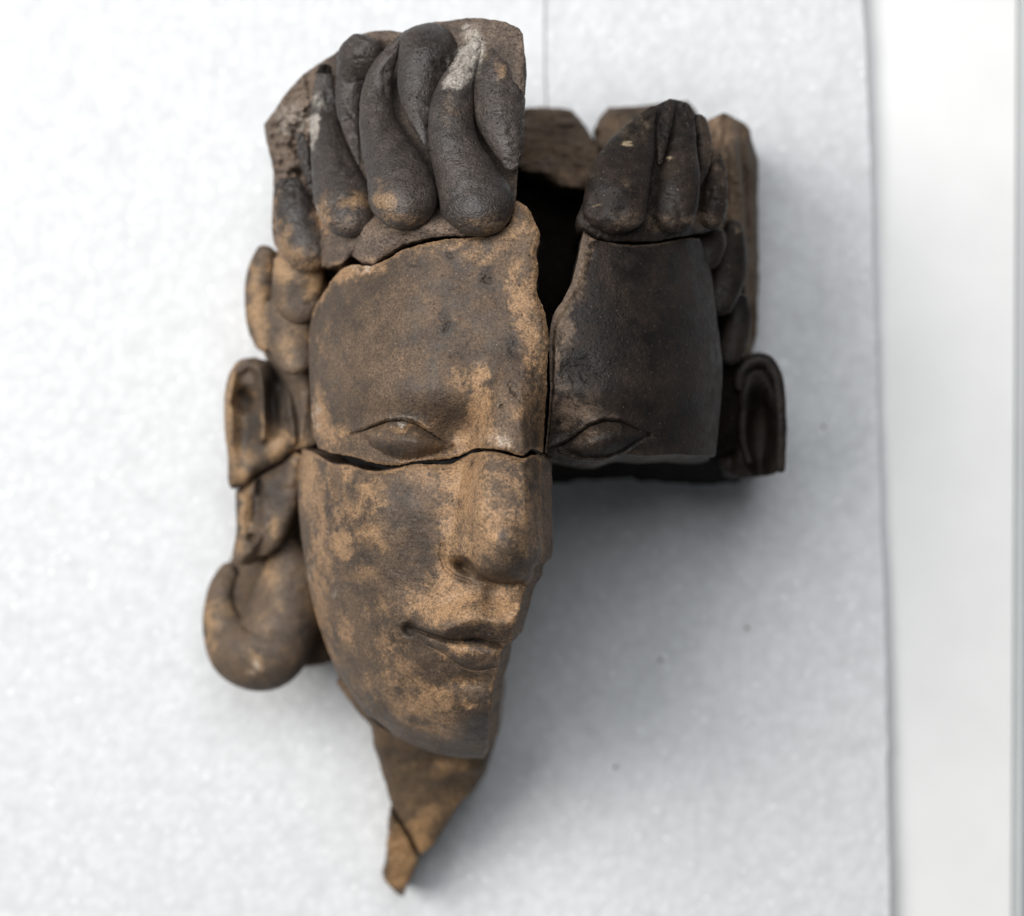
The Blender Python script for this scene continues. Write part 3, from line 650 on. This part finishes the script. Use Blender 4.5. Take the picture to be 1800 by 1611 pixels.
# ---- temple piece on the left: three ochre curls and the upper ear
t = thing('temple_fragment', 'ochre temple piece with stubby curls and the upper half of the left ear', 'head fragment', 480, 660, 0, FRAG)
chunk('side_wall', t, [(452,470),(480,440),(560,465),(590,520),(580,640),(590,760),(545,783),(515,790),(500,680),(470,640),(456,600),(448,540)],
      lambda u, v: itp(u, [(440, 66), (500, 84), (560, 96)]), 2, M_temple, nt=200, nr=24, centre=(525, 600), seed=41, taper=-.02)
def ztm(u, v): return itp(u, [(430, 70), (470, 84), (540, 104)])
def pcurl(path, hr=.8, zoff=0, **k): return tube('curl', t, path, ztm, hr, M_temple, zoff, amp=0.5, n=70, m=36, low=.9, **k)
pcurl([(470,432,14),(458,480,24),(454,530,24),(459,580,22),(472,618,16)], .9, -4, cap0=8)
pcurl([(503,520,34),(504,560,41),(509,600,39),(518,632,32),(526,658,28)], .75, 8, cap0=20, cap1=26)
pcurl([(524,446,42),(524,485,45),(522,520,41),(524,545,36),(526,571,32)], .75, 7, cap0=10, cap1=32)
tube('sideburn', t, [(530,640,14),(536,690,9),(534,740,5),(530,775,3)], lambda u, v: 96+0*u, .8, M_temple, 0, n=50, m=20)
EAR_TOP = [(474,643),(500,674),(524,690),(545,720),(547,770),(540,785),(523,789),(494,812),(470,825),(451,835),(426,857),(411,860),(400,800),(394,742),(396,685),(406,651),(420,634),(436,630),(454,631)]
def z_ear(u, v):
    z = 84 + itp(u, [(390, -4), (430, -1), (500, 3), (545, 8)]) + 0*v
    z = z + 5.5*gauss(u, v, 404, 730, 12, 110) + 5*np.exp(-(dist_line(u, v, [(404,700),(412,655),(436,640),(462,648),(485,680),(500,730)])/10)**2)
    z = z - 8*np.exp(-np.hypot((u-432)/20, (v-705)/22)**3) - 4.0*gauss(u, v, 430, 770, 16, 50)
    z = z - 14*np.exp(-np.hypot((u-484)/17, (v-708)/50)**3)
    z = z + 5*np.exp(-(dist_line(u, v, [(455,655),(464,690),(466,730),(462,770)])/8)**2)
    z = z + 3*np.exp(-(dist_line(u, v, [(505,690),(514,740),(516,780)])/6)**2) - 4*np.exp(-(dist_line(u, v, [(526,700),(530,740),(528,775)])/4)**2)
    return z - 1.5*np.exp(-dist_line(u, v, [(411,860),(426,857),(451,835),(494,812),(523,789)])/4)
chunk('ear', t, EAR_TOP, z_ear, 34, M_temple, nt=240, nr=80, rough=0.5, bevel=6, smooth=True, centre=(460, 740), seed=43, bpow=6, taper=-.03)

# ---- lower ear and heavy ring belong to the cheek piece
EAR_LOW = [(414,864),(428,861),(453,839),(496,816),(519,796),(530,800),(528,860),(520,890),(503,934),(491,958),(470,975),(454,979),(440,990),(423,996),(411,985),(408,974),(416,934),(415,895)]
def z_lobe(u, v):
    z = 80 + itp(u, [(405, -3), (440, 0), (530, 7)]) + 0*v
    z = z - 9*np.exp(-np.hypot((u-456)/6, (v-856)/16)**3) + 3*gauss(u, v, 425, 910, 9, 60) - 4*gauss(u, v, 450, 890, 9, 40)
    z = z + 4*np.exp(-(dist_line(u, v, [(424,980),(440,970),(450,945)])/10)**2) - 6*np.exp(-np.hypot((u-444)/8, (v-946)/8)**3)
    return z + (fbm(u/16, v/16, 2, 4)-.5)*2 - 1.5*np.exp(-dist_line(u, v, [(414,864),(428,861),(453,839),(496,816),(519,796)])/4)
chunk('ear_lobe', CHEEK, EAR_LOW, z_lobe, 34, M_temple, nt=220, nr=60, rough=0.8, bevel=4, centre=(465, 890), seed=51, bpow=6)
tube('earring', CHEEK, [(468,940,12),(487,958,28,1),(502,995,46,2),(504,1045,57,2),(492,1098,66,1),(462,1146,70,0),(424,1140,62,-1),(394,1104,40,-3),(386,1062,27,-5),(394,1022,21,-7),(412,992,15,-9)],
     lambda u, v: 62+0*u, 1.0, M_temple, 0, n=140, m=56, cap0=10, cap1=12, amp=.5)

chunk('dark_backing', CHEEK, [(404,985),(440,965),(505,925),(540,860),(572,880),(585,1000),(590,1120),(575,1165),(540,1172),(500,1160),(440,1130),(404,1080),(396,1030)],
      lambda u, v: 24+0.06*(u-400), 2, M_brown, nt=160, nr=24, centre=(490, 1060), seed=53)  # dark backing added to darken the ring hole and cheek gap

# ---- back of the skull, seen deep in the gap
t = thing('skull_fragment', 'brown slab of the back of the skull lying between the two hair pieces', 'head fragment', 985, 260, 0, FRAG)
chunk('skull_wall', t, [(840,205),(880,194),(920,191),(945,189),(983,190),(1006,195),(1019,207),(1030,225),(1041,244),(1056,273),(1058,290),(1046,312),(1030,332),(993,329),(969,318),(941,305),(900,292),(850,290)],
      lambda u, v: itp(v, [(190, 34), (300, 62), (335, 66)]) + (fbm(u/40, v/12, 2, 5)-.5)*12+(fbm(u/9, v/6, 5, 3)-.5)*4, 2, M_brown, nt=240, nr=60, rough=1.6, bevel=4, seed=61, bpow=8, taper=.04)
t = thing('skull_fragment', 'flat brown skull slab peeping out behind the pointed dark tuft', 'head fragment', 1140, 235, 0, FRAG)
chunk('skull_wall', t, [(1047,222),(1054,206),(1070,190),(1120,187),(1180,180),(1208,178),(1224,195),(1240,250),(1210,300),(1120,300),(1072,284),(1058,272),(1050,248)],
      lambda u, v: itp(v, [(180, 36), (300, 58)]) + (fbm(u/30, v/14, 4, 5)-.5)*10+(fbm(u/9, v/6, 7, 3)-.5)*3, 2, M_brown, nt=200, nr=50, rough=1.4, bevel=4, seed=62, bpow=8, taper=.02)
t = thing('skull_fragment', 'tall ridged brown skull side along the right edge, tan at its broken top', 'head fragment', 1300, 400, 0, FRAG)
chunk('skull_wall', t, [(1215,225),(1242,213),(1273,199),(1310,216),(1320,228),(1323,253),(1334,281),(1332,362),(1334,439),(1334,502),(1331,579),(1322,625),(1290,640),(1262,560),(1245,420),(1225,300)],
      lambda u, v: itp(u, [(1220, 84), (1262, 80), (1290, 70), (1315, 55), (1335, 44)]) + 4*np.exp(-((u-1292-(v-260)*.12)/6)**2)*sstep(230, 260, v) - 5*np.exp(-((u-1305-(v-260)*.06)/5)**2)*sstep(215, 235, v)
      + (fbm(u/16, v/40, 4, 5)-.5)*12 - 6*np.exp(-((u-1278)/8)**2)*sstep(300, 330, v),
      2, M_brown, nt=240, nr=60, rough=2.0, bevel=5, seed=63, bpow=8, centre=(1285, 400))
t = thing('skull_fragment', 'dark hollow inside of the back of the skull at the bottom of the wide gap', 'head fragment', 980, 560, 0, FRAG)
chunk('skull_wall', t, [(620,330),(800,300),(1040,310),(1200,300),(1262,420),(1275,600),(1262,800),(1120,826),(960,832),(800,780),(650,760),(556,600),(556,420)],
      lambda u, v: 14 + 20*np.clip(np.hypot((u-940)/340, (v-560)/270), 0, 1)**2 + 0*v, 1, M_shade, nt=200, nr=40, seed=64, rough=2, top_amp=3)  # deep shade of the gap painted into the floor colour

# ---- neck pieces
t = thing('neck_fragment', 'broad brown wedge of neck tapering down from beneath the chin', 'head fragment', 740, 1360, 0, FRAG)
def z_neck(u, v): return itp(v, [(1180, 92), (1260, 80), (1340, 62), (1420, 52), (1505, 44)]) - 8*((u-770)/110)**2 + 3*gauss(u, v, 815, 1352, 40, 12) + (fbm(u/30, v/30, 3, 4)-.5)*2.4
chunk('neck_wall', t, [(592,1203),(604,1192),(700,1180),(850,1180),(878,1230),(876,1290),(862,1330),(848,1366),(832,1391),(809,1413),(794,1436),(764,1484),(741,1503),(737,1497),(721,1467),(704,1441),(690,1420),(683,1403),(677,1374),(667,1340),(658,1315),(655,1296),(651,1276),(622,1244)],
      z_neck, 3, M_neck, nt=300, nr=60, rough=1.3, bevel=2.5, centre=(755, 1320), seed=71, bpow=14, taper=-.05, wall_amp=1.6)
t = thing('neck_fragment', 'narrow orange-brown splinter of neck at the very bottom tip', 'head fragment', 705, 1500, 0, FRAG)
chunk('neck_wall', t, [(685,1424),(690,1428),(702,1446),(716,1469),(733,1503),(736,1511),(727,1536),(716,1556),(707,1576),(697,1571),(686,1560),(677,1549),(675,1535),(680,1505),(683,1461)],
      lambda u, v: itp(v, [(1420, 47), (1560, 34), (1580, 26)]) + (fbm(u/20, v/20, 5, 4)-.5)*2.5, 1, M_neck, nt=200, nr=40, rough=1.0, bevel=2.5, seed=72, bpow=10, centre=(702, 1505))

# ---- crumbs on the foam
for i, (u, v, r, lb) in enumerate([(1160,1160,4.2,'small dark crumb lying on the foam level with the lips'), (1313,1104,3.6,'greyish crumb on the foam straight below the dark ear'),
                                   (1082,1349,4,'crumb on the foam beside the chin, the lowest of the loose crumbs'), (1448,750,3.2,'tiny crumb on the foam to the right of the dark ear')]):
    rr = np.random.RandomState(i+3)
    o = chunk('crumb', None, [(u+math.cos(a)*r*rr.uniform(.6, 1.2), v+math.sin(a)*r*rr.uniform(.6, 1.2)) for a in np.linspace(0, 2*math.pi, 9)[:-1]],
              lambda a, b: 1.3+0*a, 0.05, M_crumb, nt=24, nr=6, rough=0.3, bevel=.7, wall_rows=3, wall_amp=.1, bpow=3)
    o['label'] = lb; o['category'] = 'crumb'; o['group'] = 'loose crumbs on the foam'
